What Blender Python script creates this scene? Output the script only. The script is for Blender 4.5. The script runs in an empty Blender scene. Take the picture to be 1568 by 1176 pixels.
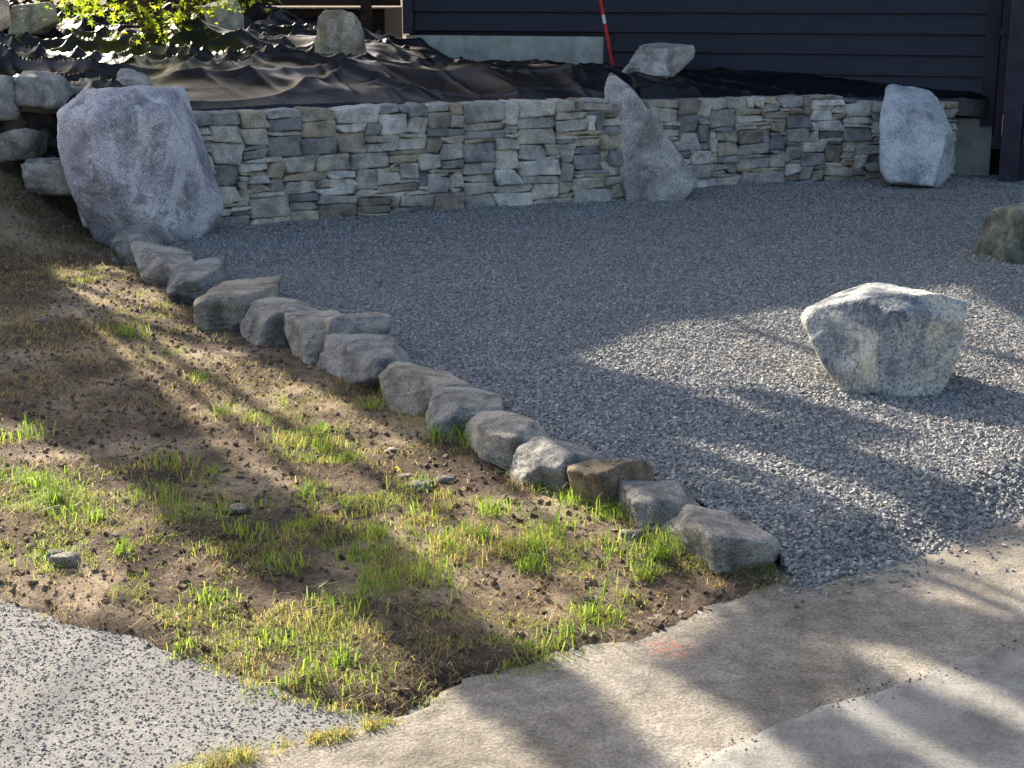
import bpy, bmesh, math, random
import numpy as np
from mathutils import Vector, Matrix
rng=np.random.default_rng(7); random.seed(7)
SC=bpy.context.scene
R=math.radians
# ---------------------------------------------------------------- noise
def _h(i,j,k,s):
    n=(i.astype(np.int64)*374761393+j.astype(np.int64)*668265263+k.astype(np.int64)*1440662683+s*974634777)&0xffffffff
    n=((n^(n>>13))*1274126177)&0xffffffff
    n=((n^(n>>15))*2246822519)&0xffffffff
    return ((n^(n>>16))&0xffffff)/float(0xffffff)
def vnoise(P,s=0):
    P=np.asarray(P,float); f=np.floor(P); t=P-f; f=f.astype(np.int64); t=t*t*(3-2*t)
    i,j,k=f[:,0],f[:,1],f[:,2]; x,y,z=t[:,0],t[:,1],t[:,2]
    def c(a,b,d): return _h(i+a,j+b,k+d,s)
    x00=c(0,0,0)*(1-x)+c(1,0,0)*x; x10=c(0,1,0)*(1-x)+c(1,1,0)*x
    x01=c(0,0,1)*(1-x)+c(1,0,1)*x; x11=c(0,1,1)*(1-x)+c(1,1,1)*x
    return (x00*(1-y)+x10*y)*(1-z)+(x01*(1-y)+x11*y)*z
def fbm(P,o=4,s=0):
    P=np.asarray(P,float); a=.5; r=0; tot=0
    for q in range(o):
        r=r+a*vnoise(P*(2**q)+q*17.3,s+q); tot+=a; a*=.5
    return r/tot
def n2(x,y,sc,o=3,s=0,sy=None):
    sy=sc if sy is None else sy
    return fbm(np.stack([x*sc,y*sy,np.zeros_like(x)+s*3.7],1),o,s)
def sstep(a,b,x):
    t=np.clip((x-a)/(b-a),0,1); return t*t*(3-2*t)
def pip(x,y,poly):
    ins=np.zeros(x.shape,bool); n=len(poly)
    for a in range(n):
        x1,y1=poly[a]; x2,y2=poly[(a+1)%n]
        if y1==y2: continue
        c=((y1>y)!=(y2>y))&(x<(x2-x1)*(y-y1)/(y2-y1)+x1); ins^=c
    return ins
def pdist(x,y,line):
    d=np.full(x.shape,1e9)
    for (x1,y1),(x2,y2) in zip(line[:-1],line[1:]):
        dx,dy=x2-x1,y2-y1; L=dx*dx+dy*dy+1e-12
        t=np.clip(((x-x1)*dx+(y-y1)*dy)/L,0,1)
        d=np.minimum(d,np.hypot(x-x1-t*dx,y-y1-t*dy))
    return d
# ---------------------------------------------------------------- mesh helpers
def mk(name,V,F,mat,col=None,smooth=False,parent=None):
    V=np.asarray(V,np.float32); F=np.asarray(F,np.int32); k=F.shape[1]
    me=bpy.data.meshes.new(name); me.vertices.add(len(V)); me.vertices.foreach_set('co',V.ravel())
    me.loops.add(F.size); me.loops.foreach_set('vertex_index',F.ravel())
    me.polygons.add(len(F)); me.polygons.foreach_set('loop_start',np.arange(0,F.size,k,dtype=np.int32))
    me.update(calc_edges=True)
    me.polygons.foreach_set('use_smooth',np.full(len(F),smooth))
    if col is not None:
        ca=me.color_attributes.new('Col','FLOAT_COLOR','POINT')
        c=np.ones((len(V),4),np.float32); c[:,:3]=col; ca.data.foreach_set('color',c.ravel())
    me.materials.append(mat); me.update()
    ob=bpy.data.objects.new(name,me); SC.collection.objects.link(ob)
    if parent: ob.parent=parent
    return ob
def join(parts):
    Vs=[];Fs=[];Cs=[];o=0
    for p in parts:
        Vs.append(p[0]);Fs.append(p[1]+o);o+=len(p[0])
        if len(p)>2: Cs.append(np.broadcast_to(p[2],(len(p[0]),3)))
    return np.concatenate(Vs),np.concatenate(Fs),(np.concatenate(Cs) if Cs else None)
BOXF=np.array([[0,3,2,1],[4,5,6,7],[0,1,5,4],[1,2,6,5],[2,3,7,6],[3,0,4,7]])
def box(x0,x1,y0,y1,z0,z1):
    return np.array([[x0,y0,z0],[x1,y0,z0],[x1,y1,z0],[x0,y1,z0],[x0,y0,z1],[x1,y0,z1],[x1,y1,z1],[x0,y1,z1]],float),BOXF.copy()
def empty(name,loc=(0,0,0)):
    e=bpy.data.objects.new(name,None); e.location=loc; SC.collection.objects.link(e); return e
def tube(pts,rad,n=8):
    pts=np.array(pts,float); V=[];F=[]
    for i,p in enumerate(pts):
        d=pts[min(i+1,len(pts)-1)]-pts[max(i-1,0)]; d/=np.linalg.norm(d)+1e-9
        a=np.cross(d,[0.3,0.9,0.1]); a/=np.linalg.norm(a); b=np.cross(d,a)
        for q in range(n):
            t=2*math.pi*q/n; V.append(p+rad[i]*(math.cos(t)*a+math.sin(t)*b))
    for i in range(len(pts)-1):
        for q in range(n):
            F.append([i*n+q,i*n+(q+1)%n,(i+1)*n+(q+1)%n,(i+1)*n+q])
    return np.array(V),np.array(F)
def grid_sheet(xs,ys,inside,zf):
    X,Y=np.meshgrid(xs,ys); x=X.ravel(); y=Y.ravel(); nx=len(xs); ny=len(ys)
    i=np.arange(nx-1); j=np.arange(ny-1); I,J=np.meshgrid(i,j); a=(J*nx+I).ravel()
    F=np.stack([a,a+1,a+nx+1,a+nx],1)
    cx=x[F].mean(1); cy=y[F].mean(1)
    if inside is not None: F=F[inside(cx,cy)]
    used=np.unique(F); m=np.full(len(x),-1); m[used]=np.arange(len(used))
    x=x[used];y=y[used]; return np.stack([x,y,zf(x,y)],1),m[F]
# ---------------------------------------------------------------- materials
class NT:
    def __init__(s,name):
        s.m=bpy.data.materials.new(name); s.m.use_nodes=True; s.t=s.m.node_tree; s.t.nodes.clear()
        s.out=s.n('ShaderNodeOutputMaterial'); s.b=s.n('ShaderNodeBsdfPrincipled'); s.l(s.b.outputs[0],s.out.inputs[0])
        s.tc=s.n('ShaderNodeTexCoord').outputs['Object']
    def n(s,t): return s.t.nodes.new(t)
    def l(s,a,b): s.t.links.new(a,b)
    def noise(s,sc,det=5,rough=.6,vec=None,dist=0):
        n=s.n('ShaderNodeTexNoise'); n.inputs['Scale'].default_value=sc; n.inputs['Detail'].default_value=min(det,5)
        n.inputs['Roughness'].default_value=rough; n.inputs['Distortion'].default_value=dist
        s.l(vec or s.tc,n.inputs['Vector']); return n.outputs[0]
    def vor(s,sc,out='Distance',feat='F1',vec=None):
        n=s.n('ShaderNodeTexVoronoi'); n.feature=feat; n.inputs['Scale'].default_value=sc; s.l(vec or s.tc,n.inputs['Vector']); return n.outputs[out]
    def ramp(s,f,stops):
        r=s.n('ShaderNodeValToRGB'); s.l(f,r.inputs[0]); e=r.color_ramp.elements
        while len(e)<len(stops): e.new(.5)
        for q,(p,c) in enumerate(stops):
            e[q].position=p; e[q].color=(c if isinstance(c,tuple) else (c,c,c))+(1,)
        return r.outputs[0]
    def mix(s,f,a,b,mode='MIX'):
        m=s.n('ShaderNodeMix'); m.data_type='RGBA'; m.blend_type=mode
        for v,i in ((f,0),(a,6),(b,7)):
            if isinstance(v,(int,float)): m.inputs[i].default_value=v
            elif isinstance(v,tuple): m.inputs[i].default_value=v+(1,)
            else: s.l(v,m.inputs[i])
        return m.outputs[2]
    def attr(s):
        a=s.n('ShaderNodeAttribute'); a.attribute_name='Col'; return a.outputs['Color']
    def mapv(s,sx,sy,sz):
        m=s.n('ShaderNodeMapping'); s.l(s.tc,m.inputs[0]); m.inputs['Scale'].default_value=(sx,sy,sz); return m.outputs[0]
    def bump(s,h,st=.5,d=.01,prev=None):
        b=s.n('ShaderNodeBump'); b.inputs['Strength'].default_value=st; b.inputs['Distance'].default_value=d
        s.l(h,b.inputs['Height'])
        if prev: s.l(prev,b.inputs['Normal'])
        return b.outputs[0]
    def fin(s,col,rough=.9,nrm=None,spec=.3):
        if isinstance(col,tuple): s.b.inputs['Base Color'].default_value=col+(1,)
        else: s.l(col,s.b.inputs['Base Color'])
        if isinstance(rough,(int,float)): s.b.inputs['Roughness'].default_value=rough
        else: s.l(rough,s.b.inputs['Roughness'])
        s.b.inputs['Specular IOR Level'].default_value=spec
        if nrm: s.l(nrm,s.b.inputs['Normal'])
        return s.m
def rockmat(name,dark,mid,light,sc=3,vein=None,attr=False,lichen=None,bs=.5,crack=.6,vs=.35):
    k=NT(name); n=k.noise(sc,9,.62,dist=.4)
    c=k.ramp(n,[(.34,dark),(.49,mid),(.63,light)])
    sp=k.noise(sc*26,4,.75); c=k.mix(.9,c,k.ramp(sp,[(.34,.25),(.5,.95),(.66,1.5)]),'MULTIPLY')
    if vein is not None:
        v=k.noise(sc*.9,6,.6,vec=k.mapv(1.0,1.0,vs),dist=1.2)
        c=k.mix(k.ramp(v,[(.50,0.),(.58,.8)]),c,k.mix(.8,vein,k.ramp(sp,[(.35,.5),(.6,1.1)]),'MULTIPLY'))
    if lichen is not None:
        v=k.noise(sc*1.6,7,.7); c=k.mix(k.ramp(v,[(.55,0.),(.62,.75)]),c,lichen)
    w=k.noise(sc*1.1,4,.55,dist=.8); f=k.n('ShaderNodeMath'); f.operation='SUBTRACT'; k.l(w,f.inputs[0]); f.inputs[1].default_value=.5
    ab=k.n('ShaderNodeMath'); ab.operation='ABSOLUTE'; k.l(f.outputs[0],ab.inputs[0]); cr=k.ramp(ab.outputs[0],[(0.,1-crack),(.009,1.)])
    c=k.mix(1.,c,cr,'MULTIPLY')
    if attr: c=k.mix(1.0,c,k.attr(),'MULTIPLY')
    b=k.bump(cr,.4,.01); b=k.bump(k.noise(sc*5,8,.65),bs,.04,b); b=k.bump(k.noise(sc*26,5,.7),bs,.010,b)
    return k.fin(c,.88,b,.25)
M={}
M['wall']=rockmat('wall_stone',(.60,.60,.60),(.97,.95,.92),(1.3,1.25,1.15),7,attr=True,bs=.7,crack=.3)
M['quartz']=rockmat('quartz_granite',(.30,.28,.30),(.58,.54,.57),(.80,.75,.77),3,vein=(.95,.93,.93),lichen=(.25,.255,.24),crack=.3,bs=.9)
M['grey']=rockmat('grey_granite',(.30,.29,.27),(.56,.53,.50),(.80,.76,.70),4,crack=.4,bs=.8)
M['white']=rockmat('white_granite',(.34,.37,.41),(.72,.75,.78),(.90,.92,.94),4,crack=.4,bs=.8)
M['front']=rockmat('banded_rock',(.10,.13,.17),(.44,.46,.46),(.76,.73,.65),2.6,vein=(.86,.79,.62),crack=.45,bs=.8,vs=.6)
M['green']=rockmat('mossy_rock',(.08,.09,.07),(.20,.21,.16),(.34,.34,.28),5)
M['tan']=rockmat('tan_rock',(.22,.18,.12),(.50,.43,.31),(.70,.63,.49),5)
M['edge']=rockmat('edging_rock',(.40,.40,.40),(.95,.93,.90),(1.35,1.3,1.2),6,attr=True,bs=1.,crack=.5)
M['pile']=rockmat('pile_rock',(.4,.4,.4),(.85,.85,.85),(1.3,1.27,1.2),6,attr=True)
k=NT('gravel_chips'); c=k.mix(.5,k.attr(),k.ramp(k.noise(60,3),[(.3,.6),(.7,1.4)]),'MULTIPLY'); M['chip']=k.fin(c,.85,None,.3)
k=NT('gravel_bed'); v=k.vor(95,'Color'); n=k.noise(2.0,4)
c=k.mix(.9,k.ramp(v,[(.2,(.11,.11,.11)),(.8,(.38,.378,.37))]),k.ramp(n,[(.3,.75),(.7,1.15)]),'MULTIPLY')
M['gravel']=k.fin(c,.9,k.bump(k.vor(95),.9,.02),.2)
k=NT('asphalt'); v=k.vor(170,'Color'); n=k.noise(3,5)
c=k.mix(.8,k.ramp(v,[(.1,(.12,.12,.118)),(.9,(.25,.246,.236))]),k.ramp(n,[(.3,.75),(.7,1.2)]),'MULTIPLY')
M['asphalt']=k.fin(c,.85,k.bump(k.noise(130,4,.7),.6,.006),.3)
k=NT('worn_driveway'); n=k.noise(1.6,7,.6); c=k.ramp(n,[(.3,(.22,.195,.16)),(.52,(.33,.298,.25)),(.7,(.44,.40,.34))])
c=k.mix(.9,c,k.ramp(k.noise(90,4,.75),[(.32,.45),(.68,1.4)]),'MULTIPLY')
c=k.mix(.8,c,k.ramp(k.noise(12,6,.65),[(.35,.6),(.6,1.12)]),'MULTIPLY')
ds=k.n('ShaderNodeVectorMath'); ds.operation='DISTANCE'; k.l(k.tc,ds.inputs[0]); ds.inputs[1].default_value=(.475,4.3,-.08)
pm=k.mix(1.,k.ramp(ds.outputs['Value'],[(.02,1.),(.10,0.)]),k.ramp(k.noise(35,4),[(.45,0.),(.6,.5)]),'MULTIPLY'); c=k.mix(pm,c,(.62,.16,.10))
b=k.bump(k.noise(120,4,.7),.8,.008); b=k.bump(k.noise(9,5),.5,.03,b); M['drive']=k.fin(c,.9,b,.25)
k=NT('concrete_slab'); n=k.noise(1.3,8,.65); c=k.ramp(n,[(.3,(.23,.222,.205)),(.5,(.33,.32,.297)),(.7,(.44,.425,.395))])
c=k.mix(.8,c,k.ramp(k.noise(110,4,.75),[(.32,.55),(.68,1.3)]),'MULTIPLY'); c=k.mix(.8,c,k.ramp(k.noise(7,5,.7),[(.36,.6),(.55,1.05)]),'MULTIPLY')
st=k.noise(2.2,5,.65,vec=k.mapv(1.0,.45,1),dist=.6); c=k.mix(k.ramp(st,[(.54,0.),(.62,.55)]),c,(.13,.115,.09))
M['concrete']=k.fin(c,.9,k.bump(k.noise(130,4,.7),.7,.006),.25)
k=NT('soil'); n=k.noise(1.4,8,.6); c=k.ramp(n,[(.36,(.070,.052,.040)),(.5,(.14,.105,.077)),(.64,(.36,.285,.205))])
c=k.mix(.9,c,k.ramp(k.noise(45,6,.7),[(.3,.45),(.7,1.4)]),'MULTIPLY')
b=k.bump(k.noise(60,6,.7),.9,.015); M['soil']=k.fin(c,.95,b,.1)
k=NT('soil_crumbs'); M['crumb']=k.fin(k.mix(1.,k.attr(),k.ramp(k.noise(50,3),[(.3,.7),(.7,1.3)]),'MULTIPLY'),.95,None,.1)
def leafmat(name,trans=.45,rough=.5,gain=1.5):
    k=NT(name); k.l(k.attr(),k.b.inputs['Base Color']); k.b.inputs['Roughness'].default_value=rough; k.b.inputs['Specular IOR Level'].default_value=.25
    t=k.n('ShaderNodeBsdfTranslucent'); k.l(k.mix(1.,k.attr(),(gain,gain*1.05,gain*.6),'MULTIPLY'),t.inputs[0])
    m=k.n('ShaderNodeMixShader'); m.inputs[0].default_value=trans; k.l(k.b.outputs[0],m.inputs[1]); k.l(t.outputs[0],m.inputs[2]); k.l(m.outputs[0],k.out.inputs[0]); return k.m
M['grass']=leafmat('grass_blades',.5,.5,2.0); M['maple']=leafmat('maple_leaf',.6,.5,2.6)
k=NT('leaf'); M['leaf']=k.fin(k.attr(),.6,None,.2)
k=NT('bark'); M['bark']=k.fin(k.ramp(k.noise(8,6,.6,vec=k.mapv(1,1,.2)),[(.3,(.05,.035,.025)),(.7,(.16,.12,.09))]),.9,k.bump(k.noise(20,6,.6,vec=k.mapv(1,1,.2)),.8,.02),.2)
k=NT('landscape_fabric'); n=k.noise(30,4,.6); c=k.ramp(k.noise(3,5),[(.3,(.003,.003,.004)),(.7,(.008,.008,.010))])
M['tarp']=k.fin(c,k.ramp(k.noise(4,4),[(.3,.32),(.7,.42)]),k.bump(k.noise(9,4,.6,dist=1.),.3,.02,k.bump(n,.15,.004)),.55)
k=NT('navy_siding'); c=k.ramp(k.noise(5,6,.6,vec=k.mapv(.4,1,6)),[(.3,(.005,.007,.020)),(.7,(.013,.016,.036))])
M['siding']=k.fin(c,.45,k.bump(k.noise(20,5,.6,vec=k.mapv(.3,1,8)),.3,.004),.4)
k=NT('dark_trim'); M['trim']=k.fin(k.ramp(k.noise(6,5),[(.3,(.03,.026,.04)),(.7,(.055,.048,.065))]),.7,None,.3)
k=NT('foundation_concrete'); c=k.ramp(k.noise(4,8,.65),[(.3,(.30,.31,.28)),(.7,(.62,.62,.56))]); c=k.mix(k.ramp(k.noise(9,4),[(.62,0.),(.68,.6)]),c,(.08,.2,.33)); M['found']=k.fin(c,.9,k.bump(k.noise(30,6),.4,.01),.2)
k=NT('brown_wood'); M['wood']=k.fin(k.ramp(k.noise(6,6,.6,vec=k.mapv(.3,1,5)),[(.3,(.025,.016,.012)),(.7,(.08,.05,.034))]),.8,None,.2)
k=NT('roof_shingle'); M['roof']=k.fin(k.ramp(k.vor(6,'Color'),[(.2,(.03,.03,.032)),(.8,(.07,.07,.07))]),.9,None,.2)
k=NT('glass_dark'); M['glass']=k.fin((.02,.025,.03),.08,None,.6)
k=NT('red_paint'); M['red']=k.fin((.65,.03,.03),.5,None,.4)
k=NT('white_paint'); M['whitep']=k.fin((.8,.8,.78),.5,None,.4)
# ---------------------------------------------------------------- layout (metres; x right, y away)
EDGE=[(-2.59,10.94,.34,.24),(-2.19,10.08,.35,.23),(-1.856,9.47,.38,.24),(-1.49,8.70,.41,.26),(-1.15,8.32,.37,.24),(-.86,7.85,.35,.24),(-.62,7.33,.37,.23),
 (-.33,6.93,.30,.20),(-.14,6.51,.33,.20),(.035,6.04,.25,.20),(.25,5.74,.29,.19),(.42,5.54,.29,.20),(.60,5.27,.25,.17),(.775,4.94,.29,.17)]
GLEFT=[(-3.3,12.1),(-2.75,11.6),(-2.50,11.1),(-2.08,10.25),(-1.76,9.65),(-1.4,8.9),(-1.06,8.5),(-.78,8.0),(-.52,7.5),(-.25,7.1),(-.06,6.7),(.12,6.2),(.33,5.9),(.5,5.7),(.67,5.45),(.88,5.08)]
GFRONT=[(.92,4.80),(1.11,4.88),(1.37,5.06),(1.60,5.25),(1.9,5.53),(3,6.5),(6,9),(10,12)]
GRAVEL=GLEFT+GFRONT+[(10,17),(3,17),(1.3,15.3),(.6,14.3),(-1.5,13.1),(-3.3,12.3)]
ASPH=[(-9,7.5),(-3.2,5.75),(-1.63,4.69),(-1.345,4.48),(-1.05,4.32),(-.766,4.11),(-.618,3.99),(-.43,3.90),(-.286,3.85)]
SEAM=[(-.286,3.85),(-.45,3.74),(-.637,3.64),(-.826,3.51),(-1.6,3.0),(-6,.2),(-14,-5)]
LAWNR=[(-.286,3.85),(-.17,4.03),(.124,4.18),(.418,4.32),(.705,4.58),(.9,4.8)]
LAWN=ASPH+LAWNR[1:]+GLEFT[::-1]+[(-3.3,13.5),(-9,13.5)]
WALL=[(-3.3,11.95),(-2.53,12.2),(-1.525,12.84),(-.249,13.53),(.95,14.0),(1.12,14.3),(1.2,14.75),(1.75,14.95),(2.13,15.18),(2.94,15.45),(3.65,15.6),(4.4,15.66)]
def wall_y(x): return np.interp(x,[p[0] for p in WALL],[p[1] for p in WALL])
def inset(x,y,poly,line):
    d=pdist(x,y,line); return np.where(pip(x,y,poly),d,-d)
def hgt(x,y):
    xj=x+.06*(n2(x,y,6,2,13)-.5); yj=y+.07*(n2(x,y,6,2,14)-.5)+.02*(n2(x,y,22,2,16)-.5)
    ds=inset(xj,yj,LAWN,ASPH+LAWNR[1:]); m=sstep(-.07,.11,ds)
    z=-.13+m*(.065+.03*(n2(x,y,1.3,3,3)-.5)+.035*(n2(x,y,7,3,4)-.5)+.012*(n2(x,y,30,2,5)-.5))
    z=z+.02*sstep(.1,.8,ds)
    z=z+.5*sstep(-2.95,-4.1,x)*sstep(9.6,12.2,y)*np.where(y<40,1,0)
    up=sstep(.3,2.5,y-wall_y(np.clip(x,-3.3,4.4)))*sstep(6,4.6,x)
    return np.where(up>0,z*(1-up)+.82*up,z)
fx=np.arange(-5,1.3,.025); fy=np.arange(3.3,13,.025)
def grow(a,b,n,s): # geometric spacing
    t=(np.geomspace(1,1000,n)-1)/999; return a+(b-a)*t
xs=np.concatenate([grow(-5,-300,30,0)[::-1][:-1],fx,grow(1.3,300,40,0)]); ys=np.concatenate([grow(3.3,-100,20,0)[::-1][:-1],fy,grow(13,500,60,0)])
V,F=grid_sheet(xs,ys,None,hgt); mk('ground',V,F,M['soil'],smooth=True)
# gravel pad (edge feathers down through the driveway surface)
def gjit(x,y): return x+.08*(n2(x,y,6,3,11)-.5)+.03*(n2(x,y,30,2,18)-.5),y+.10*(n2(x,y,6,3,12)-.5)+.03*(n2(x,y,30,2,19)-.5)
def gz(x,y):
    jx,jy=gjit(x,y); d=inset(jx,jy,GRAVEL,GFRONT); return .03*(n2(x,y,.9,3,8)-.5)+.028*(n2(x,y,3.5,2,9)-.5)-.075*(1-sstep(0,.28,d))-.06*sstep(0,-.06,d)
def gin(x,y): return pip(*gjit(x,y),GRAVEL)
GRX=[p for p in GLEFT]+[(.95,4.6),(1.15,4.68),(1.45,4.86),(1.75,5.1),(2.05,5.38),(3.1,6.3),(6.1,8.8),(10,11.6)]+GRAVEL[-6:]
V,F=grid_sheet(np.concatenate([np.arange(-3.4,.7,.035),np.arange(.7,2.4,.02),np.arange(2.4,10,.035)]),np.concatenate([np.arange(4.5,6,.02),np.arange(6,17,.035)]),lambda x,y:pip(x,y,GRX),gz); mk('gravel_bed',V,F,M['gravel'],smooth=True)
# driveway, asphalt, slab
DR=SEAM[::-1]+LAWNR[1:]+[(1.2,5.5),(2.5,6.8),(6,9.5),(14,16),(30,16),(30,-10),(-14,-10)]
DRX=[(x-.02,y+.07) for x,y in SEAM[::-1]]+[(x-.05,y+.16) for x,y in LAWNR[1:]]+DR[len(SEAM)+len(LAWNR)-1:]
def drin(x,y): return pip(x,y,DR)
def drz(x,y): return -.078+.012*(n2(x,y,1.1,2,23)-.5)
def drze(x,y):
    jx=x+.05*(n2(x,y,9,3,21)-.5);jy=y+.05*(n2(x,y,9,3,22)-.5); return drz(x,y)-.05*sstep(0,.05,-inset(jx,jy,DR,SEAM))*(x<-.15)
xs=np.concatenate([np.arange(-14,-1.2,.4),np.arange(-1.2,2.4,.02),np.arange(2.4,30,.5)]); ys=np.concatenate([np.arange(-10,3,.5),np.arange(3,6.2,.02),np.arange(6.2,16,.4)])
V,F=grid_sheet(xs,ys,lambda x,y:pip(x,y,DRX),drze); mk('driveway',V,F,M['drive'],smooth=True)
AS=[(x+.06,y+.16) for x,y in ASPH[::-1]]+[(-30,14),(-30,-10),(-13,-4.6)]+[(x+.04,y-.05) for x,y in SEAM[::-1]]
def asz(x,y): return -.092+.008*(n2(x,y,1.4,2,33)-.5)
xs=np.concatenate([np.arange(-30,-2.4,.4),np.arange(-2.4,0,.02)]); ys=np.concatenate([np.arange(-10,3,.5),np.arange(3,5.4,.02),np.arange(5.4,14,.4)])
V,F=grid_sheet(xs,ys,lambda x,y:pip(x,y,AS),asz); mk('asphalt_road',V,F,M['asphalt'],smooth=True)
SLAB=[(6,7.0),(2.6,5.1),(1.52,4.35),(1.08,4.03),(.716,3.8),(.42,3.48),(-.2,2.9),(-2,1.0),(-2,-8),(12,-8),(12,7)]
SLX=[(x-.05,y+.07) for x,y in SLAB[:8]]+SLAB[8:]
def slz(x,y):
    jx=x+.06*(n2(x,y,8,3,41)-.5);jy=y+.08*(n2(x,y,8,3,42)-.5); return drz(x,y)+.005-.02*sstep(0,.08,-inset(jx,jy,SLAB,SLAB[:8]))
V,F=grid_sheet(np.concatenate([np.arange(-2,.2,.2),np.arange(.2,2.4,.02),np.arange(2.4,12,.3)]),np.concatenate([np.arange(-8,3.2,.3),np.arange(3.2,5,.02),np.arange(5,7.2,.2)]),lambda x,y:pip(x,y,SLX),slz); mk('concrete_pavement',V,F,M['concrete'],smooth=True)
# ---------------------------------------------------------------- chips
CB=np.array([[-1,-1,-1],[1,-1,-1],[1,1,-1],[-1,1,-1],[-1,-1,1],[1,-1,1],[1,1,1],[-1,1,1]],float)
def chips(P,size,col,flat=.7,jit=.45):
    n=len(P); v=np.repeat(CB[None],n,0)+rng.uniform(-jit,jit,(n,8,3))
    s=size[:,None]*np.stack([rng.uniform(.7,1.3,n),rng.uniform(.6,1.,n),rng.uniform(.4,.8,n)*flat/.7],1)*.5
    v=v*s[:,None,:]
    q=rng.normal(size=(n,4)); q[:,1:3]*=.6; q/=np.linalg.norm(q,axis=1)[:,None]; w,x,y,z=q.T
    Rm=np.stack([1-2*(y*y+z*z),2*(x*y-z*w),2*(x*z+y*w),2*(x*y+z*w),1-2*(x*x+z*z),2*(y*z-x*w),2*(x*z-y*w),2*(y*z+x*w),1-2*(x*x+y*y)],1).reshape(n,3,3)
    v=np.einsum('nij,nkj->nki',Rm,v)+P[:,None,:]
    F=(BOXF[None]+8*np.arange(n)[:,None,None]).reshape(-1,4)
    return v.reshape(-1,3),F,np.repeat(col,8,0)
def scatter(n,x0,x1,y0,y1): return rng.uniform(x0,x1,n),rng.uniform(y0,y1,n)
Ps=[];Ss=[]
for (y0,y1,den,smin,smax) in ((4.6,7.5,6200,.007,.019),(7.5,10.5,4000,.008,.017),(10.5,16,1900,.010,.017)):
    x0,x1=-3.4,y1*.34+.4; n=int(den*(x1-x0)*(y1-y0)); x,y=scatter(n,x0,x1,y0,y1)
    k_=(np.abs(x)<y*.34+.4); x,y=x[k_],y[k_]; k_=gin(x,y); x,y=x[k_],y[k_]
    s=smin+(smax-smin)*rng.random(len(x))**1.7; Ps.append(np.stack([x,y,gz(x,y)+s*.10],1)); Ss.append(s)
x,y=scatter(7000,.8,2.4,4.4,6.0); d=pdist(x,y,GFRONT); k_=(rng.random(7000)<np.exp(-d*16))&~gin(x,y); x,y=x[k_],y[k_]; s=rng.uniform(.006,.014,len(x)); Ps.append(np.stack([x,y,drz(x,y)+s*.2],1)); Ss.append(s)
P=np.concatenate(Ps);S=np.concatenate(Ss); b=rng.normal(1,.22,len(P)).clip(.45,1.7)
wm=rng.random(len(P))[:,None]; col=b[:,None]*(np.array([.300,.300,.298])*(1-wm*.5)+np.array([.35,.33,.295])*wm*.5)
v,f,c=chips(P,S,col); mk('gravel',v,f,M['chip'],c)
print('chips',len(P))
# asphalt aggregate (mostly buried in the binder)
x,y=scatter(34000,-2.3,.2,3.1,5.2); k_=pip(x,y,AS); x,y=x[k_],y[k_]; s=rng.uniform(.004,.010,len(x))
b=rng.normal(1,.25,len(x)).clip(.4,1.8); v,f,c=chips(np.stack([x,y,asz(x,y)-s*.22],1),s,b[:,None]*np.array([.235,.231,.22])); mk('asphalt_aggregate',v,f,M['chip'],c)
# soil crumbs and pebbles
x,y=scatter(60000,-4.6,1,3.9,12.4); k_=pip(x,y,LAWN)&(np.abs(x)<y*.34+.5); x,y=x[k_],y[k_]; s=.004+.018*rng.random(len(x))**6
b=rng.normal(1,.3,len(x)).clip(.4,2); pb=(rng.random(len(x))<.012)[:,None]; col=b[:,None]*np.where(pb,[.34,.31,.28],[.17,.127,.092])
x2,y2=scatter(12000,.2,2.2,3.2,5.2); d=pdist(x2,y2,SLAB[1:7]); k_=rng.random(12000)<.95*np.exp(-d*40)*sstep(.46,.58,n2(x2,y2,4,2,51)); x2,y2=x2[k_],y2[k_]
s2=rng.uniform(.002,.006,len(x2)); c2=rng.normal(1,.3,len(x2)).clip(.4,2)[:,None]*np.array([.15,.12,.09])
P=np.concatenate([np.stack([x,y,hgt(x,y)+s*.15],1),np.stack([x2,y2,drz(x2,y2)+.005],1)])
v,f,c=chips(P,np.concatenate([s,s2]),np.concatenate([col,c2])); mk('soil_debris',v,f,M['crumb'],c)
# ---------------------------------------------------------------- grass
LUSH=[(-1.0,6.5),(-.3,5.85),(.1,5.45),(.55,5.0),(.75,4.6),(.42,4.3),(.12,4.2),(-.1,4.3),(-.5,4.6),(-.8,5.4)]
def gdens(x,y):
    d=pdist(x,y,ASPH[1:]+LAWNR[1:]); cl=n2(x,y,3.4,3,61); cl2=n2(x,y,12,2,62)
    w=.03+1.0*np.exp(-(d/.42)**2)+.55*pip(x,y,LUSH)+.12*pip(x,y,[(-3.2,10.6),(-2.9,11),(-1.07,7.3),(-.3,6.4),(-.7,5.6)])+.50*sstep(1.5,.5,d)*(x<-.7)
    w*=sstep(.40,.59,cl)*sstep(.35,.60,cl2)*1.9
    w+=.4*np.exp(-(pdist(x,y,[(-.6,7.1),(.1,5.8),(.7,4.8)])/.12)**2)*sstep(.4,.6,cl2)
    return w.clip(0,1)
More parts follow.
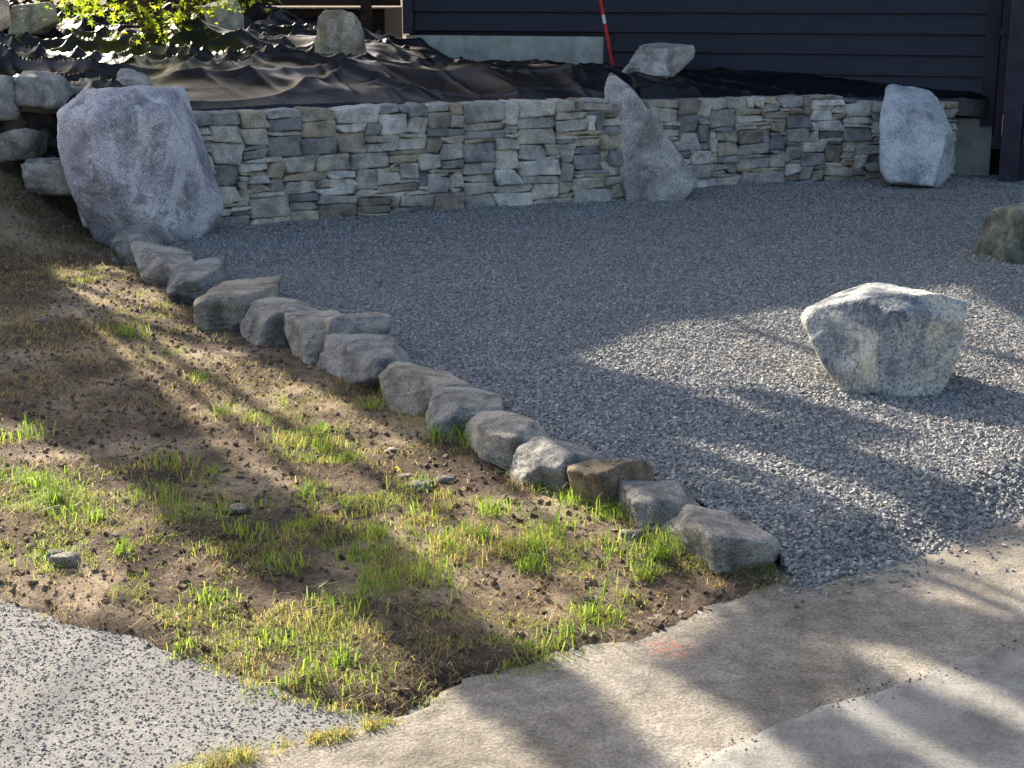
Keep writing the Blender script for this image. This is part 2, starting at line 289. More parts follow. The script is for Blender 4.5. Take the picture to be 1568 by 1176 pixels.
def blades(x,y,z,h,w,lean,col):
    n=len(x); a=rng.uniform(0,2*math.pi,n); b=a+rng.normal(math.pi/2,.3,n)
    side=np.stack([np.cos(a),np.sin(a),np.zeros(n)],1)*w[:,None]*.5; ld=np.stack([np.cos(b),np.sin(b),np.zeros(n)],1)
    P=np.stack([x,y,z],1); up=np.array([0,0,1.])
    m=P+up*(h*.6)[:,None]*np.sqrt(1-np.clip(lean*.4,0,.9)**2)[:,None]+ld*(h*lean*.3)[:,None]
    t=P+up*(h*(1-.55*lean))[:,None]+ld*(h*lean*.95)[:,None]
    V=np.stack([P-side,P+side,m-side*.8,m+side*.8,t],1).reshape(-1,3)
    F=(np.array([[0,1,3],[0,3,2],[2,3,4]])[None]+5*np.arange(n)[:,None,None]).reshape(-1,3)
    return V,F,np.repeat(col,5,0)
x,y=scatter(680000,-4.5,1,3.75,11.5); k_=(np.abs(x)<y*.34+.4); x,y=x[k_],y[k_]; k_=pip(x,y,LAWN)|(pdist(x,y,ASPH[1:]+LAWNR[1:])<.025); x,y=x[k_],y[k_]
k_=rng.random(len(x))<gdens(x,y)*.78; x,y=x[k_],y[k_]
q=rng.random(3000); sx=np.interp(q,[0,.3,.6,1],[-.2,-.45,-.637,-.95])+rng.normal(0,.02,3000); sy=np.interp(sx,[-1.6,-.826,-.637,-.45,-.286],[3.0,3.51,3.64,3.74,3.85])+rng.normal(0,.018,3000)
k_=n2(sx,sy,14,2,71)>.51; x=np.concatenate([x,sx[k_]]); y=np.concatenate([y,sy[k_]])
n=len(x); ht=n2(x,y,5,2,63); h=(.010+.085*ht**2*rng.uniform(.4,1.6,n)).clip(.010,.12)
g=rng.random(n)[:,None]; dry=(rng.random(n)<.22+.42*(n2(x,y,3,2,64)<.46))[:,None]
col=np.where(dry,np.array([.42,.33,.17])*(.5+.6*g),np.array([.11,.165,.035])*(1-g)+np.array([.25,.295,.075])*g)
z=hgt(x,y); z=np.maximum(z,-.09)
G=[blades(x,y,z-.004,h,rng.uniform(.0016,.0034,n),rng.uniform(.3,1.3,n),col)]
for i in range(115):
    for _ in range(20):
        cx,cy=rng.uniform(-3,1),rng.uniform(4.0,9)
        if pip(np.array([cx]),np.array([cy]),LAWN)[0] and gdens(np.array([cx]),np.array([cy]))[0]>.12: break
    else: continue
    m=rng.integers(12,70); r=rng.uniform(.015,.07); xx=cx+rng.normal(0,r,m); yy=cy+rng.normal(0,r,m); g=rng.random(m)[:,None]
    G.append(blades(xx,yy,hgt(xx,yy),rng.uniform(.04,.13,m)*rng.uniform(.5,1.1),rng.uniform(.0028,.005,m),rng.uniform(.3,1.2,m),np.array([.09,.17,.03])*(1-g)+np.array([.24,.31,.06])*g))
# dry thatch
x,y=scatter(140000,-4.8,1,3.8,12.2); k_=pip(x,y,LAWN)&(np.abs(x)<y*.34+.4); x,y=x[k_],y[k_]; dd=pdist(x,y,ASPH[1:]+LAWNR[1:])
pr=.06+.6*sstep(.46,.60,n2(x,y,2.2,3,65))+.4*np.exp(-dd/.2)+.9*((x<-3.1)&(y>10)); k_=rng.random(len(x))<pr; x,y=x[k_],y[k_]; n=len(x); g=rng.random(n)[:,None]
G.append(blades(x,y,hgt(x,y)+.002,rng.uniform(.02,.07,n),rng.uniform(.0012,.0024,n),np.full(n,1.6),np.array([.34,.27,.16])*(.4+g)))
v,f,c=join(G); mk('grass',v,f,M['grass'],c); print('blades',len(v)//5)
# ---------------------------------------------------------------- rocks
_ico={}
def ico(s):
    if s not in _ico:
        bm=bmesh.new(); bmesh.ops.create_icosphere(bm,subdivisions=s,radius=1); bm.verts.ensure_lookup_table()
        _ico[s]=(np.array([v.co[:] for v in bm.verts]),np.array([[v.index for v in f.verts] for f in bm.faces])); bm.free()
    return _ico[s]
def poly_r(N,H,s,p=22):
    D,F=ico(s); D=D/np.linalg.norm(D,axis=1)[:,None]; N=N/np.linalg.norm(N,axis=1)[:,None]
    d=np.clip(D@N.T,0,None)/H[None]; m=d.max(1,keepdims=True); r=(((d/m)**p).sum(1)**(-1/p))/m[:,0]; return D*r[:,None],F
def rough(V,dim,amp,seed,r2,led=.22):
    nn=V/np.linalg.norm(V,axis=1)[:,None]; Q=V/dim
    d=(fbm(Q*2.2+seed,5,seed)-.5)*amp*dim*1.6
    rd=1-np.abs(2*fbm(Q*3.0+seed*2.1,3,seed+9)-1); d=d-(rd**8)*amp*dim*r2
    st=fbm(Q*1.6+seed*1.3,3,seed+21)*7; fr=st-np.floor(st); d=d+(np.floor(st)+sstep(.0,.25,fr)-3.5)*amp*dim*led
    return V+nn*d[:,None]
def block_rock(hx,hy,hz,seed,s=4,amp=.07,cuts=7,tilt=.16,p=40,zt=None):
    g=np.random.default_rng(seed)
    T=g.normal(0,tilt,(6,3))
    if zt is not None: T[4:]*=zt
    N=np.array([[1,0,0],[-1,0,0],[0,1,0],[0,-1,0],[0,0,1],[0,0,-1]],float)+T; H=g.uniform(.85,1.05,6)
    C=g.normal(size=(cuts,3)); C=np.sign(C)*(.25+np.abs(C)); C/=np.linalg.norm(C,axis=1)[:,None]; HC=g.uniform(.92,1.28,cuts)
    if zt is not None: C[:,2]*=.7; C/=np.linalg.norm(C,axis=1)[:,None]
    V,F=poly_r(np.concatenate([N,C]),np.concatenate([H,HC]),s,p); V=rough(V,1.,amp,seed,.6); V=V*np.array([hx,hy,hz]); return V,F
def outline_rock(outline,sc,dep,seed,s=6,amp=.03,front=None,tilt=.25,p=60,led=.22):
    g=np.random.default_rng(seed); P=np.array(outline,float)*sc; P[:,1]*=-1; c=P.mean(0); N=[];H=[]
    for a in range(len(P)):
        p_,q=P[a],P[(a+1)%len(P)]; e=q-p_; n=np.array([e[1],-e[0]]); n/=np.linalg.norm(n)+1e-9
        if n@(p_-c)<0: n=-n
        t=g.normal(0,tilt); N.append([n[0],t,n[1]]); H.append((n@(p_-c))/math.sqrt(1+t*t))
    for (nx,nz,hh) in front:
        v=np.array([nx,-1,nz]); N.append(v); H.append(dep*.5*hh)
    for _ in range(4): N.append([g.normal(0,.4),1,g.normal(0,.4)]); H.append(dep*.5*g.uniform(1,1.2))
    V,F=poly_r(np.array(N),np.array(H),s,p); V=rough(V,dep,amp,seed,.5,led); V[:,0]+=c[0]; V[:,2]+=c[1]; return V,F
def place(name,V,F,mat,x,y,z,rz=0,smooth=True,col=None):
    ob=mk(name,V,F,mat,smooth=smooth,col=col); ob.location=(x,y,z); ob.rotation_euler=(0,0,rz); return ob
V,F=outline_rock([(-128,-180),(-112,-212),(-62,-234),(22,-237),(50,-222),(75,-170),(105,-80),(107,-20),(85,12),(-20,22),(-68,20),(-92,-30),(-125,-140)],.0048,.7,3,front=[(.12,.12,.95),(-.7,.1,1.15),(.9,.0,1.25),(0,1.2,1.35),(-.3,-.4,1.1)],amp=.04)
place('granite_boulder',V,F,M['quartz'],-2.79,11.85,0)
V,F=outline_rock([(-88,-166),(-70,-178),(-42,-172),(-22,-145),(45,-78),(63,-58),(60,-20),(34,12),(-38,16),(-62,-10),(-68,-90)],.0060,1.1,5,front=[(-.15,.02,.9),(.9,.3,1.05),(-.9,.1,1.0)],amp=.018,tilt=.08)
place('standing_boulder',V,F,M['grey'],1.30,14.5,0)
V,F=outline_rock([(-60,-133),(-36,-142),(14,-130),(40,-104),(57,-45),(50,-12),(28,12),(-35,8),(-58,-28),(-61,-90)],.0063,.8,8,front=[(-.1,.2,.95),(.7,.2,1.2),(-.8,.0,1.3)],amp=.03)
place('white_boulder',V,F,M['white'],3.93,15.25,0)
V,F=outline_rock([(-127,-100),(-105,-128),(-62,-142),(-15,-155),(55,-155),(115,-135),(113,-105),(80,0),(70,14),(10,22),(-50,25),(-95,-40)],.00304,.70,12,s=6,
   front=[(.14,-.05,.72),(-1.1,.45,.76),(-.30,1.9,.84),(.9,.1,1.10),(-.2,-.8,.92),(.35,.9,.92),(-.6,-.3,.86)],amp=.026,tilt=.12,p=140)
place('quartz_boulder',V,F,M['front'],1.76,7.22,-.02)
V,F=block_rock(.42,.32,.26,31,5); place('mossy_boulder',V,F,M['green'],3.78,10.85,.13,.3)
EP=[(-2.95,11.6)]+[(e[0],e[1]) for e in EDGE]
for i,(x,y,w,h) in enumerate(EDGE):
    px,py=EP[i]; dx,dy=px-x,py-y; L=math.hypot(dx,dy); ux_,uy_=dx/L,dy/L; hy=min(.50*L,.36)*1.12
    V,F=block_rock(w*.53*random.uniform(.92,1.08),hy*random.uniform(.95,1.05),h*.53*random.uniform(.88,1.12),460+i,5,.085,11,.20,50,.7); c=[(.50,.485,.46),(.58,.55,.50),(.45,.45,.45),(.54,.50,.43)][i%4]
    if i==11: c=(.42,.35,.25)
    place('edging_stone',V,F,M['edge'],x+ux_*hy*.8+.02,y+uy_*hy*.8+.03,-.11+h*.45,math.atan2(-ux_,uy_)*.75+random.uniform(-.4,.4),col=np.array(c))
V,F=block_rock(.17,.13,.05,133,5,.05,7,.1); place('edging_stone',V,F,M['edge'],-.80,7.98,.13,.4,col=np.array((.52,.50,.47)))
# rocks on the fabric
for nm,x,y,z,hx,hy,hz,m,sd in (('angular_rock',-1.66,15.2,1.40,.20,.2,.23,'tan',49),('flat_rock',1.30,15.8,1.06,.19,.2,.08,'grey',42),('rounded_rock',1.52,16.2,1.12,.25,.22,.17,'grey',43),
   ('garden_rock',-4.75,15.9,1.55,.22,.2,.17,'tan',44),('garden_rock',-5.25,16.3,1.58,.18,.2,.16,'grey',45),('garden_rock',-2.95,16.6,1.52,.17,.18,.2,'grey',46)):
    V,F=block_rock(hx,hy,hz,sd,5,.05,9,.2); place(nm,V,F,M[m],x,y,z,.5)
# loose stones on lawn
parts=[]
for i,(x,y,r) in enumerate([(-1.0,5.45,.032),(-.35,5.75,.04),(-.26,5.85,.03),(-.5,6.25,.028),(-1.5,4.95,.04),(-2.7,8.9,.035),(-.42,5.9,.022),(-1.55,5.02,.03),(.42,5.2,.035)]):
    V,F=block_rock(r*1.2,r,r*.6,200+i,3); parts.append((V+np.array([x,y,hgt(np.array([x]),np.array([y]))[0]+r*.1]),F,np.array((.40,.37,.34))))
v,f,c=join(parts); mk('loose_stones',v,f,M['edge'],c,True)
# rough rock pile left of boulder
parts=[]; g=np.random.default_rng(5)
for lay in range(6):
    for q in range(11):
        x=-5.8+q*.26+g.uniform(-.08,.08)+(lay%2)*.13; top=lay>=5
        V,F=block_rock(g.uniform(.13,.2),.2,g.uniform(.09,.14)*(1.2 if top else 1),300+lay*20+q,4,.08)
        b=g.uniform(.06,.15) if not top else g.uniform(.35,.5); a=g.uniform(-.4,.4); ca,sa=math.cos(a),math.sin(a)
        V=V@np.array([[ca,sa,0],[-sa,ca,0],[0,0,1]]); parts.append((V+np.array([x,12.75+lay*.07+g.uniform(-.05,.05),.12+lay*.17]),F,np.array([b,b*.98,b*.94])))
for i,(x,y,z,r) in enumerate([(-3.55,12.1,.42,.19),(-3.9,12.5,.62,.16),(-4.2,12.5,1.0,.26),(-3.75,12.7,1.02,.2)]):
    V,F=block_rock(r*1.1,r,r*.75,380+i,4,.07); parts.append((V+np.array([x,y,z]),F,np.array((.44,.42,.38))))
v,f,c=join(parts); mk('rock_retaining_pile',v,f,M['pile'],c,True)
# ---------------------------------------------------------------- stone wall
bm=bmesh.new(); bmesh.ops.create_cube(bm,size=2); bmesh.ops.subdivide_edges(bm,edges=bm.edges[:],cuts=7,use_grid_fill=True); bm.verts.ensure_lookup_table()
TV=np.array([v.co[:] for v in bm.verts]); TF=np.array([[v.index for v in f.verts] for f in bm.faces]); bm.free()
WL=np.array(WALL); seg=np.hypot(*(WL[1:]-WL[:-1]).T); cum=np.concatenate([[0],np.cumsum(seg)]); LT=cum[-1]
def wpos(s): return np.interp(s,cum,WL[:,0]),np.interp(s,cum,WL[:,1])
CW,CH=.043,.034; nx=int(LT/CW)
sc_=np.arange(nx)*CW; wx,_=wpos(sc_); topz=np.interp(wx,[-3.3,-2,0,.95,1.2,3.1,3.25,4.4],[.92,.92,.91,.90,.86,.86,.80,.79])
rows=np.round(topz/CH).astype(int); NR=rows.max(); occ=np.zeros((NR,nx),bool)
for i in range(nx): occ[rows[i]:,i]=True
g=np.random.default_rng(84); parts=[]
PAL=np.array([[.62,.605,.57],[.47,.465,.46],[.72,.68,.59],[.82,.78,.70],[.64,.56,.44],[.44,.39,.33],[.92,.90,.84],[.36,.365,.375],[.70,.61,.46]]); PW=np.array([.19,.16,.16,.14,.07,.04,.12,.09,.03]); PW/=PW.sum()
for r in range(NR):
    for cidx in range(nx):
        if occ[r,cidx]: continue
        fr=0
        while cidx+fr<nx and not occ[r,cidx+fr]: fr+=1
        q_=g.random()
        if q_<.16: w,h=int(g.integers(5,9)),int(g.integers(4,6))
        elif q_<.21: w,h=int(g.integers(2,4)),int(g.integers(3,6))
        elif q_<.48: w,h=int(g.integers(5,10)),int(g.integers(3,5))
        else: w,h=int(g.integers(4,13)),int(g.integers(1,3))
        w=min(w,fr)
        if fr-w<2: w=fr if fr<11 else w-2
        hh=1
        while hh<h and r+hh<NR and not occ[r+hh,cidx:cidx+w].any(): hh+=1
        if r+hh<NR and not occ[r+hh,cidx:cidx+w].any():
            if (~occ[r+hh:,cidx]).sum()==1: hh+=1
        occ[r:r+hh,cidx:cidx+w]=True
        hx,hz=w*CW/2-.002,hh*CH/2-.0015; hy=.15
        s0=(cidx+w/2)*CW; z0=(r+hh/2)*CH
        rd=min(.010,hz*.35); V=TV*np.array([hx,hy,hz]); inner=np.clip(V,-np.array([hx-rd,hy-rd,hz-rd]),np.array([hx-rd,hy-rd,hz-rd])); dl=V-inner; L=np.linalg.norm(dl,axis=1)[:,None]; V=inner+np.where(L>0,dl/np.maximum(L,1e-9),0)*np.minimum(L,rd)
        U=V/np.array([hx,hy,hz]); sd=int(g.integers(0,9999))
        jz=g.normal(0,.0055,2); jx=g.normal(0,.012,2); jy=g.normal(0,.010,4)
        V[:,2]+=jz[0]*U[:,0]*.8+jz[1]*U[:,0]*U[:,2]; V[:,0]+=jx[0]*U[:,2]+jx[1]*U[:,0]*U[:,2]
        fr_=(U[:,1]<-.5); V[:,1]+=np.where(fr_,jy[0]*U[:,0]+jy[1]*U[:,2]+jy[2]*U[:,0]*U[:,2],0)-g.uniform(-.014,.020)
        nz=(fbm(V*14+sd,3,sd%97)-.5); V[:,1]+=np.where(fr_,nz*.05,0); V[:,2]+=(fbm(V*22+sd+5,2,3)-.5)*.018; V[:,0]+=(fbm(V*22+sd+9,2,4)-.5)*.02
        ax,ay=wpos(np.array([max(s0-.2,0)])); bx,by=wpos(np.array([min(s0+.2,LT)])); t=np.array([bx[0]-ax[0],by[0]-ay[0]]); t/=np.linalg.norm(t); nrm=np.array([-t[1],t[0]])
        off=V[:,1]+hy
        pc=wpos(np.array([s0])); X=pc[0][0]+t[0]*V[:,0]+nrm[0]*off; Y=pc[1][0]+t[1]*V[:,0]+nrm[1]*off
        col=PAL[g.choice(len(PAL),p=PW)]*g.uniform(.84,1.1)
        parts.append((np.stack([X,Y,z0+V[:,2]-.02],1),TF,col))
v,f,c=join(parts); wall=mk('stone_wall',v,f,M['wall'],c,True); print('stones',len(parts))
# dark core behind joints
parts=[]
for a in range(len(WALL)-1):
    p,q=WL[a],WL[a+1]; t=(q-p)/np.linalg.norm(q-p); n_=np.array([-t[1],t[0]]); hz=.80 if q[0]>3.2 else .83
    B,Fx=box(0,1,0,1,-.1,hz-.06); XY=p+np.outer(B[:,0],q-p)+np.outer(.06+B[:,1]*.18,n_); parts.append((np.stack([XY[:,0],XY[:,1],B[:,2]],1),Fx))
v,f,_=join(parts); mk('wall_core',v,f,M['soil'],parent=wall)
# ---------------------------------------------------------------- landscape fabric
HA=(-1.2,18.0); HB=(4.85,15.95)
nxt,nyt=640,300; ux=np.linspace(-7.5,4.75,nxt); vv=np.linspace(0,1,nyt); UX,VV=np.meshgrid(ux,vv); x=UX.ravel(); v_=VV.ravel()
yf=np.interp(x,[-7.5,-3.9,-3.3]+[p[0] for p in WALL[1:]],[13.1,13.0,12.25]+[p[1]+.2 for p in WALL[1:]])
yb=np.where(x<-1.2,np.interp(x,[-7.5,-2,-1.2],[18.6,18.6,17.98]),np.interp(x,[HA[0],HB[0]],[HA[1]-.02,HB[1]-.02]))
y=yf+(yb-yf)*v_; zb=np.interp(x,[-7.5,-3,-1.4,-.6,1,1.4,2.5,3.6,4.75],[1.50,1.40,1.20,1.0,.97,1.0,.98,.92,.8]); zf=np.interp(x,[-7.5,-3.9,-3.2,0,1.2,3.2,4.75],[1.0,1.0,.86,.86,.82,.8,.72])
pw=np.interp(x,[-4,-2,0,3],[.8,.5,.45,.7]); z=zf+(zb-zf)*np.power(v_,pw)+np.interp(x,[-3,-1.8,1.,1.8],[0,.17,.13,0])*np.exp(-((v_-.28)/.15)**2)
wx_=x+.35*(n2(x,y,.9,2,81)-.5); wy_=y+.35*(n2(x,y,.9,2,82)-.5)
def crease(ang,across,along,s,p):
    c_,s_=math.cos(ang),math.sin(ang); u=wx_*c_+wy_*s_; w=-wx_*s_+wy_*c_
    return np.clip(1-np.abs(2*n2(u*along,w*across,1,1,s)-1)*1.3,0,1)**p
fold=.13*crease(.15,1.5,.22,83,4)+.085*crease(-.55,2.2,.35,84,5)+.06*crease(1.2,2.4,.4,86,5)+.035*crease(.5,4.0,.6,87,5)+.02*crease(-1.0,5,.7,88,5)
z=z+(fold+.05*(n2(x,y,1.0,1,85)-.5))*sstep(0,.08,v_)*np.interp(x,[-3,-1.5,.5,2,4.5],[1.25,.95,.8,.4,.25])
z=np.where(v_<.012,z-.12,z)
a=(np.arange(nyt-1)[:,None]*nxt+np.arange(nxt-1)[None]).ravel(); F=np.stack([a,a+1,a+nxt+1,a+nxt],1)
mk('landscape_fabric',np.stack([x,y,z],1),F,M['tarp'],smooth=True)
# ---------------------------------------------------------------- house
house=empty('house',(HA[0],HA[1],0)); ang=math.atan2(HB[1]-HA[1],HB[0]-HA[0]); house.rotation_euler=(0,0,ang); LH=math.hypot(HB[0]-HA[0],HB[1]-HA[1])
def part(name,bs,mat):
    v,f,_=join(bs); return mk(name,v,f,M[mat],parent=house)
HT=4.6
part('walls',[box(.03,LH-.03,.05,7,.3,HT)],'siding')
def lap(x0,x1,z,e=.205):
    v=np.array([[x0,-.045,z],[x1,-.045,z],[x1,.05,z],[x0,.05,z],[x0,-.004,z+e],[x1,-.004,z+e],[x1,.05,z+e],[x0,.05,z+e]],float); return v,BOXF.copy()
bs=[]; z=.58
while z<HT-.2:
    x0=.12 if z>1.3 else 2.42; bs.append(lap(x0,LH-.13,z)); z+=.205
part('siding_boards',bs,'siding')
part('corner_boards',[box(0,.12,-.06,.06,1.36,HT),box(LH-.13,LH,-.06,.06,.5,HT),box(2.32,2.42,-.05,.05,.6,1.36)],'trim')
part('foundation',[box(.02,2.32,-.012,.3,.0,1.345),box(2.42,LH-.01,-.0,.3,-.2,.572)],'found')
part('roof',[(np.array([[-.3,-.4,HT],[LH+.2,-.4,HT],[LH+.2,3.5,HT+1.4],[-.3,3.5,HT+1.4],[-.3,-.4,HT+.12],[LH+.2,-.4,HT+.12],[LH+.2,3.5,HT+1.55],[-.3,3.5,HT+1.55]],float),BOXF.copy()),
 (np.array([[-.3,3.5,HT+1.4],[LH+.2,3.5,HT+1.4],[LH+.2,7.4,HT],[-.3,7.4,HT],[-.3,3.5,HT+1.55],[LH+.2,3.5,HT+1.55],[LH+.2,7.4,HT+.12],[-.3,7.4,HT+.12]],float),BOXF.copy())],'roof')
part('window_frame',[box(3,3.08,-.07,0,2.5,3.7),box(4.32,4.4,-.07,0,2.5,3.7),box(3.08,4.32,-.07,0,2.5,2.58),box(3.08,4.32,-.07,0,3.62,3.7)],'trim'); part('window_glass',[box(3.08,4.32,-.045,-.02,2.58,3.62)],'glass')
bs=[];z=.35
part('bay_walls',[box(LH+.12,LH+4,-.45,5,-.2,HT-.4)],'siding')
while z<HT-.6: v,f=lap(LH+.30,LH+4,z); bs.append((v+np.array([0,-.46,0]),f)); z+=.205
part('bay_siding',bs,'siding'); part('bay_corner',[box(LH+.10,LH+.28,-.53,-.36,-.1,HT-.4),box(LH+.02,LH+.09,-.30,-.22,.35,HT-.4),box(LH,LH+.12,-.32,-.2,.3,.42),box(LH,LH+.12,-.32,-.2,1.4,1.46)],'trim')
# deck
deck=empty('wooden_deck')
v,f,_=join([box(-4.6,-1.5,18.95,22,1.0,1.62),box(-4.7,-1.3,18.7,22,2.0,2.1),box(-4.6,-1.3,18.75,18.85,1.66,1.78)]+[box(q,q+.12,18.62,18.74,1.1,2.0) for q in (-4.6,-3.1,-1.75)]); mk('deck_frame',v,f,M['wood'],parent=deck)
# marker pole
pole=empty('surveying_pole'); p0=np.array([1.07,16.75,1.0]); p1=p0+np.array([-.23,0,1.1])
def seg_(a,b): return tube([p0+(p1-p0)*a,p0+(p1-p0)*b],[.018,.018],10)
for i,(a,b) in enumerate(((0,.45),(.53,.75))): v,f=seg_(a,b); mk('red_band_%d'%i,v,f,M['red'],parent=pole)
for i,(a,b) in enumerate(((.45,.53),(.75,1))): v,f=seg_(a,b); mk('white_band_%d'%i,v,f,M['whitep'],parent=pole)
# ---------------------------------------------------------------- foliage
def leaves(P,size,col,flat=.5):
    n=len(P); q=rng.normal(size=(n,3)); q[:,2]*=flat; q/=np.linalg.norm(q,axis=1)[:,None]; b=np.cross(q,rng.normal(size=(n,3))); b/=np.linalg.norm(b,axis=1)[:,None]
    s=size[:,None]; V=np.stack([P-q*s*.5,P+b*s*.3,P+q*s*.5,P-b*s*.3],1).reshape(-1,3); F=np.arange(4*n).reshape(-1,4); return V,F,np.repeat(col,4,0)
def star(P,size,col,up=1.2):
    n=len(P); nr=rng.normal(size=(n,3)); nr[:,2]+=up; nr/=np.linalg.norm(nr,axis=1)[:,None]; a=np.cross(nr,rng.normal(size=(n,3))); a/=np.linalg.norm(a,axis=1)[:,None]; b=np.cross(nr,a)
    vs=[P]
    for q in range(10):
        t=math.pi*2*q/10; r=(1. if q%2==0 else .3)*(1 if q in (0,2,8) else .75)
        vs.append(P+(a*math.cos(t)+b*math.sin(t))*(size*r)[:,None]*.5-nr*(size*.12*(q%2==0))[:,None])
    V=np.stack(vs,1).reshape(-1,3); T=np.array([[0,q+1,(q+1)%10+1] for q in range(10)]); F=(T[None]+11*np.arange(n)[:,None,None]).reshape(-1,3); return V,F,np.repeat(col,11,0)
mp=empty('japanese_maple'); base=np.array([-3.42,15.7,1.2]); tb=[]; cl=[]
for i in range(9):
    a=i*2.4; l=rng.uniform(.5,1.25); e=base+np.array([math.cos(a)*l,math.sin(a)*l*.8,rng.uniform(.6,1.7)]); md=base+(e-base)*.5+np.array([0,0,.3])
    tb.append(tube([base+np.array([.02*math.cos(a),.02*math.sin(a),-.1]),md,e],[.04,.025,.008])); cl+= [md+np.array([0,0,.1]),e,(md+e)/2,e+np.array([math.cos(a)*.25,0,-.25])]
v,f,_=join(tb); mk('trunk',v,f,M['bark'],parent=mp)
cl+=[np.array(q) for q in [(-4.15,15.6,1.68),(-3.75,15.5,1.68),(-3.5,15.4,1.56),(-3.2,15.4,1.60),(-2.9,15.5,1.70),(-2.7,15.6,1.74),(-4.2,15.7,1.70),(-3.35,15.4,1.42)]]
P=np.concatenate([c+rng.normal(0,1,(66,3))*np.array([.17,.17,.08]) for c in cl]); g_=rng.random(len(P))[:,None]
v,f,c=star(P,rng.uniform(.06,.11,len(P)),np.array([.14,.22,.02])*(1-g_)+np.array([.34,.34,.04])*g_); mk('leaves',v,f,M['maple'],c,parent=mp)
# fallen leaves on the lawn
x=np.array([-.45,-1.02,-.98,-.35,.2,-1.6,-.1,-2.0,-.7,.4,-1.3]);y=np.array([5.95,4.45,4.85,5.2,4.9,5.6,4.6,7.2,6.8,4.5,8.1])
P=np.stack([x,y,hgt(x,y)+.025],1); v,f,c=star(P,np.array([.06,.07,.06,.05,.05,.05,.05,.06,.04,.04,.05]),np.array([[.6,.42,.08],[.5,.36,.24],[.35,.12,.05]]+[[.33,.2,.1]]*8),3.); mk('fallen_leaves',v,f,M['grass'],c)
# low hedge behind the left of the bed
P=np.stack([rng.uniform(-13,-4.7,9000),rng.uniform(18.8,20.2,9000),rng.uniform(1.0,2.6,9000)],1); P=P[n2(P[:,0],P[:,2],2,2,91)>.35]
g_=rng.random(len(P))[:,None]; v,f,c=leaves(P,rng.uniform(.08,.16,len(P)),np.array([.03,.05,.015])*(1-g_)+np.array([.07,.09,.03])*g_); mk('hedge',v,f,M['leaf'],c)
# ---------------------------------------------------------------- sun and unseen tall trees, crowns cut open to shape the dappled light
EL=R(32); AZ=R(31); sd=np.array([-math.sin(AZ)*math.cos(EL),math.cos(AZ)*math.cos(EL),math.sin(EL)])
LIT=[[(-3.2,10.6),(-2.85,11.1),(-1.88,9.05),(-1.38,7.98),(-.95,7.3),(-.40,6.42),(.0,6.0),(.30,5.72),(.52,5.3),(.72,4.85),(.47,4.35),(.13,4.12),(-.02,4.33),(-.22,4.60),(-.42,4.95),(-.60,5.26),(-.85,5.62),(-1.15,6.08),(-1.62,6.95),(-2.42,8.6)],
 [(-2.3,6.85),(-1.70,6.2),(-1.18,5.28),(-.78,4.80),(-.41,4.46),(-.32,4.24),(-.12,3.94),(.15,3.49),(.42,3.0),(-8,2),(-8,9)],
 [(.12,4.16),(.36,4.28),(.60,3.92),(.76,3.48),(.95,3.1),(.6,3.05),(.39,3.48)],
 [(1.15,4.9),(1.95,5.58),(1.62,4.45),(1.33,4.73)],[(.78,4.5),(1.05,4.45),(1.55,3.78),(1.35,3.68)],
 [(.300,7.77),(.75,8.52),(1.176,8.84),(1.76,9.2),(2.87,9.84),(2.95,8.2),(2.65,6.5),(2.3,6.0),(1.7,6.25),(1.22,7.0),(.68,7.15)],
 [(.50,6.33),(.98,6.2),(1.40,5.35),(1.13,5.15),(.75,5.7)],
 [(2.35,6.4),(1.95,5.55),(1.70,5.5),(1.45,6.25)],[(-4.4,10.5),(-3.2,10.8),(-3.1,11.5),(-4.5,11.9)],
 [(-7,11.9),(-2.5,12.3),(-1.4,12.9),(-.9,13.6),(-.6,15.8),(-7,16.5)]]
GC=[(1.5,12,4.5),(-2.6,8.6,4.2),(2.6,7.6,4.2),(1.8,4.2,4.),(-.6,6.0,3.2)]
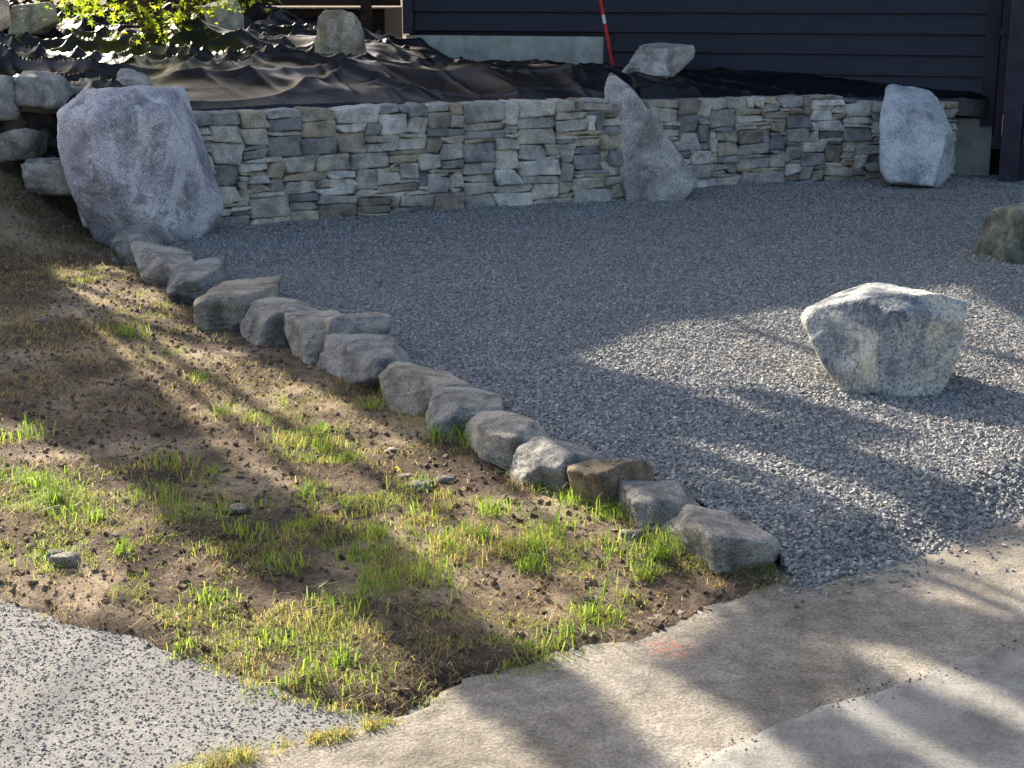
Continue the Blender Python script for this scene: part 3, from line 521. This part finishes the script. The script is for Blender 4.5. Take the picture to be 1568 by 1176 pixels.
for i,(gx,gy,r) in enumerate(GC):
    cz=8.8+.6*(i%3); k2=cz/math.tan(EL); C=np.array([gx-math.sin(AZ)*k2,gy+math.cos(AZ)*k2,cz])
    n=85000; D=rng.normal(size=(n,3)); D/=np.linalg.norm(D,axis=1)[:,None]; P=C+D*(rng.random(n)**(1/2.1))[:,None]*np.array([r,r,r*.95])
    cn=fbm(P*.9,2,400+i); k3=P[:,2]/sd[2]; gxp=P[:,0]-sd[0]*k3; gyp=P[:,1]-sd[1]*k3
    jx=gxp+.10*(n2(gxp,gyp,5,3,410)-.5); jy=gyp+.18*(n2(gxp,gyp,5,3,411)-.5); lit=np.zeros(n,bool)
    for L_ in LIT: lit|=pip(jx,jy,L_)
    u_=gxp*math.cos(AZ)+gyp*math.sin(AZ); w_=-gxp*math.sin(AZ)+gyp*math.cos(AZ)
    st=n2(u_,w_,5,2,420,sy=.8)>.61; lit|=st&(gxp>.8)&(gyp<8)
    inv=(gxp>-4.5)&(gxp<6)&(gyp>3)&(gyp<13.5)
    keep=np.where(inv,(~lit)|(rng.random(n)<.001),(rng.random(n)<.03))&(cn>.15)&(rng.random(n)<.75); P=P[keep]
    g_=rng.random(len(P))[:,None]; v,f,c=leaves(P,rng.uniform(.09,.16,len(P)),np.array([.04,.07,.02])*(1-g_)+np.array([.09,.12,.03])*g_,1.)
    tr=empty('broadleaf_tree',(0,0,0)); mk('crown',v,f,M['leaf'],c,parent=tr)
    tb=[tube([(C[0],C[1],-.3),(C[0]+.05,C[1],cz*.5),(C[0],C[1],cz*.8),(C[0],C[1],cz+1.)],[.17,.13,.06,.02])]
    for q in range(5):
        a=q*2.4+i; e=C+np.array([math.cos(a)*r*.6,math.sin(a)*r*.6,rng.uniform(-.5,2)]); tb.append(tube([(C[0],C[1],cz*.6+q*.3),(e+C)/2+np.array([0,0,-.3]),e],[.035,.022,.008],6))
    v,f,_=join(tb); mk('trunk',v,f,M['bark'],parent=tr)
# ---------------------------------------------------------------- light, sky, camera
W=bpy.data.worlds.new('World'); SC.world=W; W.use_nodes=True; nt=W.node_tree; sky=nt.nodes.new('ShaderNodeTexSky'); sky.sky_type='NISHITA'; sky.sun_disc=False
sky.sun_elevation=EL; sky.sun_rotation=-AZ; sky.dust_density=3.5; sky.ozone_density=.8; nt.links.new(sky.outputs[0],nt.nodes['Background'].inputs[0]); nt.nodes['Background'].inputs[1].default_value=.235
sl=bpy.data.lights.new('sun','SUN'); sl.energy=13; sl.angle=R(.3); sl.color=(1,.89,.73); so=bpy.data.objects.new('sun',sl); SC.collection.objects.link(so)
so.rotation_euler=Vector(sd).to_track_quat('Z','Y').to_euler(); so.location=(-5,10,20)
cam=bpy.data.cameras.new('camera'); cam.lens=55.1; cam.sensor_width=36; cam.clip_end=2000; co=bpy.data.objects.new('camera',cam); SC.collection.objects.link(co)
co.location=(0,0,1.8); co.rotation_euler=(R(76),0,0); SC.camera=co
SC.view_settings.view_transform='Standard'; SC.view_settings.look='None'; SC.view_settings.exposure=0
